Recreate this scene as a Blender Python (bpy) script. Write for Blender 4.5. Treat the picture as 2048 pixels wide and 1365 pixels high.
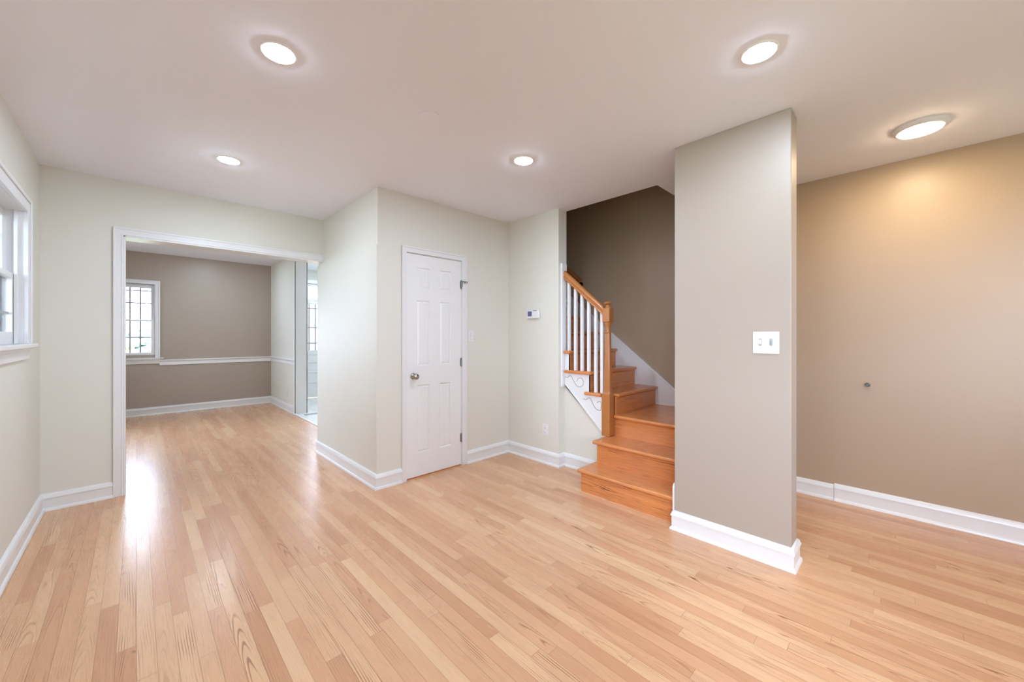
import bpy, bmesh, math, random
from mathutils import Vector, Matrix, noise as mnoise
random.seed(7)
C = bpy.context.scene.collection
SC = bpy.context.scene
for o in list(bpy.data.objects):
    bpy.data.objects.remove(o)

# ------------------------------------------------------------------ camera, sky, light, exposure
YAW = math.radians(44.22)
cam_d = bpy.data.cameras.new('camera')
cam_d.sensor_fit = 'HORIZONTAL'
cam_d.sensor_width = 36.0
cam_d.lens = 772.0 / 2048.0 * 36.0
cam_d.shift_y = -10.5 / 2048.0
cam_d.clip_start = 0.02
cam_d.clip_end = 500
cam = bpy.data.objects.new('camera', cam_d)
C.objects.link(cam)
cam.location = (0, 0, 1.237)
cam.rotation_euler = (math.pi / 2, 0, -YAW)
SC.camera = cam

SC.view_settings.view_transform = 'Standard'
SC.view_settings.look = 'None'
SC.view_settings.gamma = 1.0
SC.view_settings.use_curve_mapping = False
SC.view_settings.exposure = 0.98

SKY = 11.5
w = bpy.data.worlds.new('overcast_sky')
SC.world = w
w.use_nodes = True
bg = w.node_tree.nodes['Background']
bg.inputs['Color'].default_value = (0.77, 0.915, 1.16, 1)
bg.inputs['Strength'].default_value = SKY

SC.cycles.max_bounces = 12
SC.cycles.diffuse_bounces = 8
SC.cycles.glossy_bounces = 4
SC.cycles.transparent_max_bounces = 16
SC.cycles.caustics_reflective = False
SC.cycles.caustics_refractive = False
SC.cycles.sample_clamp_indirect = 8.0
SC.cycles.use_denoising = True

LAMP = 175.0          # emission of the round ceiling lights
LAMP_COL = (0.78, 0.93, 1.15)
HALL_LAMP = 74.0
HALL_COL = (1.0, 0.78, 0.50)


def portal(loc, rot, sx, sy):
    d = bpy.data.lights.new('window_portal', 'AREA')
    d.shape = 'RECTANGLE'
    d.size, d.size_y = sx, sy
    d.cycles.is_portal = True
    o = bpy.data.objects.new('window_portal', d)
    C.objects.link(o)
    o.location = loc
    o.rotation_euler = rot


# window openings:  (x0,x1,z0,z1) / (y0,y1,z0,z1)
WL = (2.93, 3.70, 1.19, 1.985)        # window in wall_left
WD = (-0.50, 0.21, 0.96, 2.02)       # dining window
WF = (0.60, 1.30, 0.75, 2.05)         # unseen front window, added behind the camera for daylight
WH = (2.90, 3.52, 1.5, 2.02)         # glass of an unseen front door, added behind the camera to light the hall
WM = (-1.50, -0.12, 0.70, 2.12)         # unseen second window of wall_left, added to light stub and hall wall
WN = (5.6, 7.2, 0.95, 2.05)           # unseen side window, added to brighten the dining room
WB = (3.05, 3.6, 1.0, 2.1)             # unseen kitchen window right of that door, added for bounce light
WK = (2.22, 2.80, 0.95, 1.86)         # glass of the kitchen door
WT = (2.22, 2.80, 1.96, 2.22)         # glass above it
HP = math.pi / 2
portal((-0.56, (WL[0]+WL[1])/2, (WL[2]+WL[3])/2), (0, -HP, 0), WL[3]-WL[2], WL[1]-WL[0])
portal(((WD[0]+WD[1])/2, 8.33, (WD[2]+WD[3])/2), (-HP, 0, 0), WD[1]-WD[0], WD[3]-WD[2])
portal(((WF[0]+WF[1])/2, -1.68, (WF[2]+WF[3])/2), (HP, 0, 0), WF[1]-WF[0], WF[3]-WF[2])
portal(((WH[0]+WH[1])/2, -1.68, (WH[2]+WH[3])/2), (HP, 0, 0), WH[1]-WH[0], WH[3]-WH[2])
portal((-0.56, (WM[0]+WM[1])/2, (WM[2]+WM[3])/2), (0, -HP, 0), WM[3]-WM[2], WM[1]-WM[0])
portal((-1.7, (WN[0]+WN[1])/2, (WN[2]+WN[3])/2), (0, -HP, 0), WN[3]-WN[2], WN[1]-WN[0])
portal(((WB[0]+WB[1])/2, 8.33, (WB[2]+WB[3])/2), (-HP, 0, 0), WB[1]-WB[0], WB[3]-WB[2])
portal(((WK[0]+WK[1])/2, 8.36, (WK[2]+WT[3])/2), (-HP, 0, 0), WK[1]-WK[0], WT[3]-WK[2])

# ------------------------------------------------------------------ mesh helpers
class MB:
    def __init__(self):
        self.v, self.f, self.smooth = [], [], False

    def add(self, verts, faces):
        n = len(self.v)
        self.v += [tuple(p) for p in verts]
        self.f += [tuple(i + n for i in f) for f in faces]
        return self

    def box(self, x0, x1, y0, y1, z0, z1):
        return self.add([(x0, y0, z0), (x1, y0, z0), (x1, y1, z0), (x0, y1, z0),
                         (x0, y0, z1), (x1, y0, z1), (x1, y1, z1), (x0, y1, z1)],
                        [(0, 3, 2, 1), (4, 5, 6, 7), (0, 1, 5, 4), (1, 2, 6, 5), (2, 3, 7, 6), (3, 0, 4, 7)])

    def prism(self, poly, a0, a1, axis='x'):
        """extrude a 2-d polygon along an axis; poly gives the two other coordinates in order"""
        n = len(poly)
        def P(a, p):
            return {'x': (a, p[0], p[1]), 'y': (p[0], a, p[1]), 'z': (p[0], p[1], a)}[axis]
        vs = [P(a0, p) for p in poly] + [P(a1, p) for p in poly]
        fs = [tuple(range(n)), tuple(range(2*n-1, n-1, -1))]
        fs += [(i, i+n, (i+1) % n+n, (i+1) % n) for i in range(n)]
        return self.add(vs, fs)

    def lathe(self, prof, c=(0, 0, 0), seg=24, axis='z', square=False):
        """prof: list of (radius, height)"""
        vs, fs = [], []
        m = len(prof)
        for i in range(seg):
            a = 2*math.pi*i/seg
            for r, h in prof:
                p = (r*math.cos(a), r*math.sin(a), h)
                if axis == 'y':
                    p = (p[0], -p[2], p[1])      # height points to -Y
                elif axis == 'x':
                    p = (-p[2], p[1], p[0])      # height points to -X
                vs.append((p[0]+c[0], p[1]+c[1], p[2]+c[2]))
        for i in range(seg):
            j = (i+1) % seg
            for k in range(m-1):
                fs.append((i*m+k, j*m+k, j*m+k+1, i*m+k+1))
        if prof[0][0] > 1e-6:
            fs.append(tuple(i*m for i in range(seg-1, -1, -1)))
        if prof[-1][0] > 1e-6:
            fs.append(tuple(i*m+m-1 for i in range(seg)))
        return self.add(vs, fs)

    def tube(self, pts, r, seg=8):
        pts = [Vector(p) for p in pts]
        vs, fs = [], []
        for i, p in enumerate(pts):
            t = (pts[min(i+1, len(pts)-1)] - pts[max(i-1, 0)]).normalized()
            up = Vector((0, 0, 1)) if abs(t.z) < .95 else Vector((1, 0, 0))
            u = t.cross(up).normalized()
            v = u.cross(t)
            for k in range(seg):
                a = 2*math.pi*k/seg
                vs.append(p + u*r*math.cos(a) + v*r*math.sin(a))
        for i in range(len(pts)-1):
            for k in range(seg):
                fs.append((i*seg+k, i*seg+(k+1) % seg, (i+1)*seg+(k+1) % seg, (i+1)*seg+k))
        fs.append(tuple(range(seg-1, -1, -1)))
        fs.append(tuple((len(pts)-1)*seg+k for k in range(seg)))
        return self.add(vs, fs)

    def sweep(self, prof, path):
        """prof: (offset to the right of the path, z); path: xy points; mitred"""
        n, m = len(path), len(prof)
        path = [Vector(p) for p in path]
        vs, fs = [], []
        for i, p in enumerate(path):
            d0 = (path[i]-path[i-1]).normalized() if i else (path[1]-path[0]).normalized()
            d1 = (path[i+1]-path[i]).normalized() if i < n-1 else d0
            n0, n1 = Vector((d0.y, -d0.x)), Vector((d1.y, -d1.x))
            b = (n0+n1)
            b = b / b.dot(n0)
            for o, z in prof:
                q = p + b*o
                vs.append((q.x, q.y, z))
        for i in range(n-1):
            for k in range(m):
                fs.append((i*m+k, i*m+(k+1) % m, (i+1)*m+(k+1) % m, (i+1)*m+k))
        fs.append(tuple(range(m-1, -1, -1)))
        fs.append(tuple((n-1)*m+k for k in range(m)))
        return self.add(vs, fs)

    def ortho_sweep(self, prof, frames):
        """prof points (a,b); frames: list of (origin, A, B) so that p = o + a*A + b*B"""
        m = len(prof)
        vs, fs = [], []
        for o, A, B in frames:
            for a, b in prof:
                vs.append(Vector(o) + Vector(A)*a + Vector(B)*b)
        for i in range(len(frames)-1):
            for k in range(m):
                fs.append((i*m+k, i*m+(k+1) % m, (i+1)*m+(k+1) % m, (i+1)*m+k))
        fs.append(tuple(range(m-1, -1, -1)))
        fs.append(tuple((len(frames)-1)*m+k for k in range(m)))
        return self.add(vs, fs)

    def frustum(self, x0, x1, z0, z1, yb, yf, ins):
        """raised field facing -Y: base rectangle at yb, front rectangle inset by ins at yf"""
        return self.add([(x0, yb, z0), (x1, yb, z0), (x1, yb, z1), (x0, yb, z1),
                         (x0+ins, yf, z0+ins), (x1-ins, yf, z0+ins), (x1-ins, yf, z1-ins), (x0+ins, yf, z1-ins)],
                        [(4, 5, 6, 7), (0, 1, 5, 4), (1, 2, 6, 5), (2, 3, 7, 6), (3, 0, 4, 7)])


def link(name, mb, mat, parent=None, local=False, smooth=None, bevel=0.0, seg=2):
    me = bpy.data.meshes.new(name)
    me.from_pydata(mb.v, [], mb.f)
    bm = bmesh.new()
    bm.from_mesh(me)
    bmesh.ops.recalc_face_normals(bm, faces=bm.faces)
    bm.to_mesh(me)
    bm.free()
    me.materials.append(mat)
    o = bpy.data.objects.new(name, me)
    C.objects.link(o)
    if smooth is not None:
        me.polygons.foreach_set('use_smooth', [True]*len(me.polygons))
        me.set_sharp_from_angle(angle=math.radians(smooth))
    if bevel:
        b = o.modifiers.new('bevel', 'BEVEL')
        b.width = bevel
        b.segments = seg
        b.limit_method = 'ANGLE'
        b.angle_limit = math.radians(40)
    if parent is not None:
        o.parent = parent
        if not local:
            M = Matrix.Translation(parent.location)
            if parent.parent is not None:
                M = parent.matrix_parent_inverse @ M
                M = Matrix.Translation(parent.parent.location) @ M
            o.matrix_parent_inverse = M.inverted()
    return o


def tag(o, label, cat, group=None, kind=None):
    o['label'] = label
    o['category'] = cat
    if group:
        o['group'] = group
    if kind:
        o['kind'] = kind
    return o


def thing(name, label, cat, loc, group=None, kind=None):
    o = bpy.data.objects.new(name, None)
    o.empty_display_size = 0.05
    C.objects.link(o)
    o.location = loc
    return tag(o, label, cat, group, kind)


def struct(name, mb, mat, label, cat, bevel=0.0, smooth=None):
    return tag(link(name, mb, mat, bevel=bevel, smooth=smooth), label, cat, kind='structure')


def dup(root, loc, label):
    r = root.copy()
    C.objects.link(r)
    r.location = loc
    r['label'] = label
    for ch in list(root.children):
        c = ch.copy()
        C.objects.link(c)
        c.parent = r
        for g in ch.children:
            d = g.copy()
            C.objects.link(d)
            d.parent = c
    return r


# ------------------------------------------------------------------ materials
def srgb(r, g, b):
    f = lambda c: (c/255/12.92) if c/255 <= .04045 else ((c/255+.055)/1.055)**2.4
    return (f(r), f(g), f(b), 1)


def mat(name, col, rough=0.5, metal=0.0, spec=0.5, bump=0.0, bscale=200, emit=None, coat=0.0):
    m = bpy.data.materials.new(name)
    m.use_nodes = True
    nt = m.node_tree
    p = nt.nodes['Principled BSDF']
    p.inputs['Base Color'].default_value = col
    p.inputs['Roughness'].default_value = rough
    p.inputs['Metallic'].default_value = metal
    p.inputs['Specular IOR Level'].default_value = spec
    if coat:
        p.inputs['Coat Weight'].default_value = coat
        p.inputs['Coat Roughness'].default_value = 0.1
    if emit:
        p.inputs['Emission Color'].default_value = (*emit[0], 1)
        p.inputs['Emission Strength'].default_value = emit[1]
    tc = nt.nodes.new('ShaderNodeTexCoord')
    nz = nt.nodes.new('ShaderNodeTexNoise')
    nz.inputs['Scale'].default_value = bscale
    nz.inputs['Detail'].default_value = 3
    nt.links.new(tc.outputs['Object'], nz.inputs['Vector'])
    if bump:
        b = nt.nodes.new('ShaderNodeBump')
        b.inputs['Strength'].default_value = bump
        b.inputs['Distance'].default_value = 0.002
        nt.links.new(nz.outputs['Fac'], b.inputs['Height'])
        nt.links.new(b.outputs['Normal'], p.inputs['Normal'])
    # slight uneven sheen of a rolled or brushed finish
    mr = nt.nodes.new('ShaderNodeMapRange')
    mr.inputs['To Min'].default_value = max(0.02, rough-0.04)
    mr.inputs['To Max'].default_value = min(1, rough+0.04)
    n2 = nt.nodes.new('ShaderNodeTexNoise')
    n2.inputs['Scale'].default_value = 6
    nt.links.new(tc.outputs['Object'], n2.inputs['Vector'])
    nt.links.new(n2.outputs['Fac'], mr.inputs['Value'])
    nt.links.new(mr.outputs['Result'], p.inputs['Roughness'])
    return m


class NT:
    def __init__(s, nt):
        s.nt = nt

    def val(s, x, sock):
        if hasattr(x, 'is_output'):
            s.nt.links.new(x, sock)
        else:
            sock.default_value = x

    def m(s, op, a, b=0.0, c=0.0):
        n = s.nt.nodes.new('ShaderNodeMath')
        n.operation = op
        s.val(a, n.inputs[0])
        s.val(b, n.inputs[1])
        s.val(c, n.inputs[2])
        return n.outputs[0]

    def xyz(s, x, y, z=0.0):
        n = s.nt.nodes.new('ShaderNodeCombineXYZ')
        s.val(x, n.inputs[0]); s.val(y, n.inputs[1]); s.val(z, n.inputs[2])
        return n.outputs[0]

    def noise(s, vec, scale, detail=2.0, rough=0.5, dist=0.0):
        n = s.nt.nodes.new('ShaderNodeTexNoise')
        s.nt.links.new(vec, n.inputs['Vector'])
        n.inputs['Scale'].default_value = scale
        n.inputs['Detail'].default_value = detail
        n.inputs['Roughness'].default_value = rough
        n.inputs['Distortion'].default_value = dist
        return n.outputs['Fac']

    def white(s, vec):
        n = s.nt.nodes.new('ShaderNodeTexWhiteNoise')
        n.noise_dimensions = '3D'
        s.nt.links.new(vec, n.inputs['Vector'])
        return n.outputs['Value'], n.outputs['Color']

    def ramp(s, fac, stops, interp='LINEAR'):
        n = s.nt.nodes.new('ShaderNodeValToRGB')
        n.color_ramp.interpolation = interp
        e = n.color_ramp.elements
        while len(e) < len(stops):
            e.new(0.5)
        for el, (p, c) in zip(e, stops):
            el.position = p
            el.color = c
        s.nt.links.new(fac, n.inputs['Fac'])
        return n.outputs['Color']

    def mix(s, fac, a, b, mode='MIX'):
        n = s.nt.nodes.new('ShaderNodeMix')
        n.data_type = 'RGBA'
        n.blend_type = mode
        s.val(fac, n.inputs[0])
        s.val(a, n.inputs[6]); s.val(b, n.inputs[7])
        return n.outputs[2]

    def smooth(s, x, lo, hi):
        n = s.nt.nodes.new('ShaderNodeMapRange')
        n.interpolation_type = 'SMOOTHSTEP'
        s.val(x, n.inputs['Value'])
        n.inputs['From Min'].default_value = lo
        n.inputs['From Max'].default_value = hi
        return n.outputs['Result']


def oak(name, along, stops, boards=None, rough=0.2, lines=0.55, dark=srgb(140, 84, 50), lscale=1.0):
    """oak with cathedral grain; along = 'x','y' or 'z'; boards=(width,length) lays strips"""
    m = bpy.data.materials.new(name)
    m.use_nodes = True
    nt = m.node_tree
    p = nt.nodes['Principled BSDF']
    N = NT(nt)
    tc = nt.nodes.new('ShaderNodeTexCoord')
    sp = nt.nodes.new('ShaderNodeSeparateXYZ')
    nt.links.new(tc.outputs['Object'], sp.inputs[0])
    X, Y, Z = sp.outputs
    if along == 'y':
        a, l, t = X, Y, Z
    elif along == 'x':
        a, l, t = Y, X, Z
    else:
        a, l, t = X, Z, Y
    gap = None
    if boards:
        bw, bl = boards
        rx = N.m('DIVIDE', a, bw)
        row = N.m('FLOOR', rx)
        fx = N.m('FRACT', rx)
        rr, _ = N.white(N.xyz(row, 3.7, 1.3))
        ly = N.m('ADD', N.m('DIVIDE', l, bl), N.m('MULTIPLY', rr, 9.0))
        # uneven board lengths
        ly = N.m('ADD', ly, N.m('MULTIPLY', N.m('SINE', N.m('MULTIPLY', ly, 2.1)), 0.28))
        col = N.m('FLOOR', ly)
        fy = N.m('FRACT', ly)
        r1, rc = N.white(N.xyz(row, col, 0.5))
        r2, _ = N.white(N.xyz(row, col, 7.5))
        e = N.m('MINIMUM', fx, N.m('SUBTRACT', 1.0, fx))
        e2 = N.m('MULTIPLY', N.m('MINIMUM', fy, N.m('SUBTRACT', 1.0, fy)), bl/bw)
        gap = N.m('SUBTRACT', 1.0, N.smooth(N.m('MINIMUM', e, e2), 0.004, 0.022))
    else:
        r1 = N.noise(N.xyz(N.m('MULTIPLY', a, 0.7), N.m('MULTIPLY', t, 3.0), 0.0), 2.0)
        r2 = r1
    q = N.m('ADD', a, N.m('MULTIPLY', t, 0.9))
    ga = N.m('ADD', q, N.m('MULTIPLY', r1, 17.0))
    gl = N.m('ADD', l, N.m('MULTIPLY', r2, 31.0))
    warp = N.m('SUBTRACT', N.noise(N.xyz(N.m('MULTIPLY', ga, 9.0), N.m('MULTIPLY', gl, 1.3), 0.0), 1.0, 2.0, 0.5), 0.5)
    if boards:
        # flat-sawn boards show nested arches, quarter-sawn ones straight lines
        xl = N.m('ADD', N.m('SUBTRACT', fx, 0.5), N.m('MULTIPLY', N.m('SUBTRACT', r1, 0.5), 0.5))
        arch = N.m('ADD', N.m('MULTIPLY', N.m('MULTIPLY', xl, xl), 11.0*lscale), N.m('ADD', N.m('MULTIPLY', gl, 6.5*lscale), N.m('MULTIPLY', warp, 7.0)))
        strt = N.m('ADD', N.m('MULTIPLY', xl, 7.0*lscale), N.m('ADD', N.m('MULTIPLY', gl, 0.4), N.m('MULTIPLY', warp, 4.0)))
        pick = N.m('GREATER_THAN', N.m('FRACT', N.m('MULTIPLY', r2, 7.3)), 0.55)
        v = N.m('ADD', N.m('MULTIPLY', arch, pick), N.m('MULTIPLY', strt, N.m('SUBTRACT', 1.0, pick)))
    else:
        v = N.m('ADD', N.m('MULTIPLY', q, 42.0*lscale), N.m('MULTIPLY', warp, 9.0))
    ring = N.m('SINE', N.m('MULTIPLY', v, 6.2832))
    wob = N.noise(N.xyz(N.m('MULTIPLY', ga, 30.0), N.m('MULTIPLY', gl, 3.0), r2), 1.0, 2.0)
    line = N.m('MULTIPLY', N.smooth(ring, 0.25, 1.0), N.smooth(wob, 0.34, 0.66))
    pores = N.noise(N.xyz(N.m('MULTIPLY', ga, 260.0), N.m('MULTIPLY', l, 9.0), 0.0), 1.0, 2.0, 0.6)
    cloud = N.noise(N.xyz(N.m('MULTIPLY', ga, 14.0), N.m('MULTIPLY', l, 1.4), 0.0), 1.0, 2.0)
    base = N.ramp(r1, stops, 'LINEAR')
    base = N.mix(N.m('MULTIPLY', N.smooth(cloud, 0.35, 0.75), 0.35), base, stops[-1][1])
    base = N.mix(N.m('MULTIPLY', N.smooth(pores, 0.5, 0.8), 0.22), base, dark)
    lw = N.m('MULTIPLY', line, N.m('ADD', lines*0.25, N.m('MULTIPLY', N.m('MULTIPLY', r2, r2), lines)))
    base = N.mix(lw, base, dark)
    if gap is not None:
        base = N.mix(N.m('MULTIPLY', gap, 0.55), base, srgb(92, 56, 36))
    nt.links.new(base, p.inputs['Base Color'])
    p.inputs['Specular IOR Level'].default_value = 0.5
    rg = N.m('ADD', rough, N.m('MULTIPLY', line, 0.08))
    nt.links.new(rg, p.inputs['Roughness'])
    h = N.m('SUBTRACT', N.m('MULTIPLY', line, -0.35), N.m('MULTIPLY', pores, 0.12))
    # boards lie very slightly cupped
    if gap is not None:
        h = N.m('SUBTRACT', h, N.m('MULTIPLY', gap, 0.5))
        slow = N.noise(N.xyz(N.m('MULTIPLY', a, 10.0), N.m('MULTIPLY', l, 2.0), 0.0), 1.0, 1.0)
        h = N.m('ADD', h, N.m('MULTIPLY', slow, 1.2))
    b = nt.nodes.new('ShaderNodeBump')
    b.inputs['Strength'].default_value = 0.14
    b.inputs['Distance'].default_value = 0.0012
    nt.links.new(h, b.inputs['Height'])
    nt.links.new(b.outputs['Normal'], p.inputs['Normal'])
    return m


M = {}
M['wall'] = mat('wall_paint', srgb(216, 214, 203), 0.55, bump=0.05, bscale=350)
M['ceil'] = mat('ceiling_paint', srgb(233, 234, 242), 0.8, bump=0.05, bscale=350)
M['taupe'] = mat('taupe_satin_paint', srgb(168, 155, 141), 0.42, bump=0.05, bscale=350)
M['brown'] = mat('brown_taupe_satin_paint', srgb(172, 151, 128), 0.42, bump=0.05, bscale=350)
M['trim'] = mat('white_gloss_trim', srgb(224, 224, 223), 0.3)
M['door'] = mat('white_door_paint', srgb(228, 228, 226), 0.35)
M['plastic'] = mat('white_plastic', srgb(222, 222, 222), 0.3)
M['dark'] = mat('dark_slot', srgb(70, 70, 70), 0.5)
M['scroll_shade'] = mat('grey_scroll_shade', srgb(120, 120, 122), 0.6)  # grey colour stands in for the shadow lines of the string scrolls
M['screen'] = mat('thermostat_screen', srgb(96, 92, 140), 0.15)
M['slot'] = mat('pale_grey_slot', srgb(165, 165, 165), 0.4)
M['greyplastic'] = mat('grey_plastic', srgb(150, 150, 150), 0.4)
M['nickel'] = mat('brushed_nickel', srgb(168, 163, 156), 0.22, metal=1.0)
M['steel'] = mat('steel_hinge', srgb(150, 150, 150), 0.35, metal=1.0)
M['bronze'] = mat('dark_bracket_metal', srgb(60, 45, 35), 0.4, metal=0.8)
M['tile'] = mat('white_floor_tile', srgb(232, 232, 230), 0.15)
M['lens'] = mat('lit_lens', (1, 1, 1, 1), 0.4, emit=(LAMP_COL, LAMP))
M['hall_lens'] = mat('lit_hall_lens', (1, 1, 1, 1), 0.4, emit=(HALL_COL, HALL_LAMP))
M['ring'] = mat('white_light_trim', srgb(236, 236, 236), 0.35)
floor_stops = [(0.0, srgb(196, 146, 108)), (0.25, srgb(208, 160, 122)), (0.6, srgb(214, 170, 130)), (0.88, srgb(224, 184, 144)), (1.0, srgb(206, 156, 118))]
M['floor'] = oak('oak_strip_floor', 'y', floor_stops, (0.0572, 0.95), 0.26, 0.8, srgb(132, 76, 42))
stair_stops = [(0.0, srgb(196, 116, 64)), (0.5, srgb(214, 138, 80)), (1.0, srgb(224, 152, 94))]
sd = srgb(110, 52, 26)
M['oak_y'] = oak('oak_stair_lengthwise', 'y', stair_stops, None, 0.2, 1.7, sd, 1.3)
M['oak_x'] = oak('oak_stair_crosswise', 'x', stair_stops, None, 0.2, 1.7, sd, 1.3)
post_stops = [(0.0, srgb(164, 100, 52)), (0.5, srgb(178, 114, 60)), (1.0, srgb(190, 126, 70))]
M['oak_z'] = oak('oak_post', 'z', post_stops, None, 0.22, 1.0, sd, 1.5)
M['oak_rail'] = oak('oak_rail', 'y', post_stops, None, 0.22, 0.5, sd, 1.5)

# window glass: clear pane with a weak mirror reflection
g = bpy.data.materials.new('window_glass')
g.use_nodes = True
nt = g.node_tree
nt.nodes.clear()
out = nt.nodes.new('ShaderNodeOutputMaterial')
tr = nt.nodes.new('ShaderNodeBsdfTransparent')
gl = nt.nodes.new('ShaderNodeBsdfGlossy')
gl.inputs['Roughness'].default_value = 0.02
fr = nt.nodes.new('ShaderNodeFresnel')
fr.inputs['IOR'].default_value = 1.35
mx = nt.nodes.new('ShaderNodeMixShader')
nt.links.new(fr.outputs[0], mx.inputs[0])
nt.links.new(tr.outputs[0], mx.inputs[1])
nt.links.new(gl.outputs[0], mx.inputs[2])
nt.links.new(mx.outputs[0], out.inputs['Surface'])
M['glass'] = g

# ------------------------------------------------------------------ room dimensions
H = 2.44            # main ceiling
HD = 2.53           # dining and kitchen ceiling
XL, XR = -0.485, 3.765
YF = -1.6           # front wall, behind the camera
YO = 4.25           # wall with the wide opening
YD = 2.985          # closet door wall
XC = 1.39           # closet side wall
XT = 2.85           # thermostat wall
YT = 2.30           # its free end
XS = 2.97           # stairwell side of that wall
YB = 8.25           # dining back wall
XDR = 1.79          # dining right wall
UP = 4.9            # top of the stairwell

# floor
struct('floor', MB().box(-1.75, 3.9, -1.75, 8.4, -0.12, 0), M['floor'], 'glossy oak strip floor running from the living room into the dining room', 'floor')
kt = MB()
for i in range(7):
    for j in range(11):
        x0, y0 = 1.80 + i*0.305, 5.05 + j*0.305
        x1, y1 = min(x0+0.301, XR), min(y0+0.301, YB)
        if x1 > x0 and y1 > y0:
            kt.box(x0, x1, y0, y1, 0.0, 0.006)
struct('floor_kitchen', kt, M['tile'], 'white tiled kitchen floor seen through the far opening', 'floor')

# ceiling, L-shaped round the stairwell hole
HX, HY = 2.98, 1.40
ce = MB().prism([(XL-.15, YF-.15), (XR+.1, YF-.15), (XR+.1, HY), (HX, HY), (HX, YO+.06), (XL-.15, YO+.06)], H, H+0.24, 'z')
struct('ceiling', ce, M['ceil'], 'smooth white living room ceiling with round lights', 'ceiling')
struct('ceiling_dining', MB().box(-1.75, XDR+.08, YO+.06, YB+.12, HD, HD+.15), M['ceil'], 'white dining room ceiling beyond the wide opening', 'ceiling')
struct('ceiling_kitchen', MB().box(XDR+.08, XR+.1, 4.95, YB+.12, HD, HD+.15), M['ceil'], 'white kitchen ceiling beyond the dining room', 'ceiling')
struct('ceiling_stairwell', MB().box(XT, XR+.1, 1.2, 5.1, UP, UP+.1), M['ceil'], 'ceiling high above the stairs', 'ceiling')


def wall_x(xa, xb, y0, y1, z1, hole=None, z0=0.0):
    """wall slab perpendicular to X with an optional opening (y0,y1,z0,z1)"""
    b = MB()
    if hole is None:
        return b.box(xa, xb, y0, y1, z0, z1)
    a0, a1, c0, c1 = hole
    b.box(xa, xb, y0, a0, z0, z1).box(xa, xb, a1, y1, z0, z1)
    if c0 > z0:
        b.box(xa, xb, a0, a1, z0, c0)
    if c1 < z1:
        b.box(xa, xb, a0, a1, c1, z1)
    return b


def wall_y(ya, yb, x0, x1, z1, holes=(), z0=0.0):
    b = MB()
    xs = x0
    for a0, a1, c0, c1 in holes:
        b.box(xs, a0, ya, yb, z0, z1)
        if c0 > z0:
            b.box(a0, a1, ya, yb, z0, c0)
        if c1 < z1:
            b.box(a0, a1, ya, yb, c1, z1)
        xs = a1
    b.box(xs, x1, ya, yb, z0, z1)
    return b


OP = (-0.072, XC+.03, 0.0, 2.015)
wl = wall_x(XL-.14, XL, 1.0, YO+.13, H, (WL[0]-.02, WL[1]+.02, WL[2]-.02, WL[3]+.02))
wm = wall_x(XL-.14, XL, YF-.14, 1.0, H, (WM[0]-.02, WM[1]+.02, WM[2]-.02, WM[3]+.02))
wl.add(wm.v, wm.f)
struct('wall_left', wl, M['wall'], 'pale left wall with the white sash window', 'wall')
struct('wall_front', wall_y(YF-.14, YF, XL, XR, H, [(WF[0]-.02, WF[1]+.02, WF[2]-.02, WF[3]+.02), (WH[0]-.12, WH[1]+.12, 0.0, WH[3]+.13)]), M['wall'], 'front wall behind the viewpoint', 'wall')
struct('wall_opening', wall_y(YO, YO+.135, XL, XC+.05, H, [OP]), M['wall'], 'pale wall with the wide cased opening to the dining room', 'wall')
cl = MB().box(XC+.004, XC+.11, YD, YO+.135, 1.975, H).box(XC-.004, XC+.11, YD, YO+.155, 0, 1.975)
struct('wall_closet_side', cl, M['wall'], 'pale side wall of the closet, left of its corner', 'wall')
DX0, DX1, DZ = 1.648, 2.222, 1.947      # closet door opening
struct('wall_closet', wall_y(YD, YD+.11, XC+.11, XT, H, [(DX0-.012, DX1+.012, 0.0, DZ+.012)]), M['wall'], 'pale wall holding the six panel closet door', 'wall')
struct('wall_thermostat', MB().box(XT, XS, YT, 5.1, 0, UP), M['wall'], 'pale wall with the thermostat, beside the stairs', 'wall')
struct('wall_right', MB().box(XR, XR+.12, YF-.14, YB+.12, 0, UP), M['brown'], 'long taupe wall along the hall and the stairs', 'wall')
PX0, PX1, PY0, PY1 = 2.468, 2.605, 0.43, 1.045
struct('wall_pillar', MB().box(PX0, PX1, PY0, PY1, 0, H), M['taupe'], 'taupe wall stub standing free in front of the stairs', 'wall', bevel=0.004)
struct('wall_landing', MB().box(PX1, XR, 0.935, PY1, 0, H), M['taupe'], 'taupe wall closing the stair landing behind the stub', 'wall')
struct('wall_stairwell_near', MB().box(HX, XR, HY-.1, HY, H+.24, UP), M['taupe'], 'upper stairwell wall above the ceiling edge', 'wall')
struct('wall_stairwell_side', MB().box(HX-.1, HX, HY-.1, YT, H+.24, UP), M['wall'], 'upper stairwell wall above the thermostat wall end', 'wall')
struct('wall_stairwell_end', MB().box(XS, XR, 5.0, 5.1, 0, UP), M['taupe'], 'wall at the top end of the stairs', 'wall')
struct('wall_dining_back', wall_y(YB, YB+.14, -1.75, XDR+.157, HD, [(WD[0]-.02, WD[1]+.02, WD[2]-.02, WD[3]+.02)]), M['taupe'], 'taupe back wall of the dining room with window and chair rail', 'wall')
struct('wall_kitchen_back', wall_y(YB, YB+.14, XDR+.157, XR, HD, [(WK[0]-.09, WK[1]+.09, 0.0, WT[3]+.06), (WB[0]-.02, WB[1]+.02, WB[2]-.02, WB[3]+.02)]), M['wall'], 'pale kitchen back wall round the glazed door', 'wall')
struct('wall_dining_left', wall_x(-1.75, -1.6, YO, YB, HD, (WN[0]-.02, WN[1]+.02, WN[2]-.02, WN[3]+.02)), M['wall'], 'left wall of the dining room', 'wall')
struct('wall_dining_near', MB().box(-1.6, XL-.14, YO, YO+.135, 0, HD), M['wall'], 'dining room wall left of the opening', 'wall')
YJ0, YJ1 = 5.55, 6.72
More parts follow.
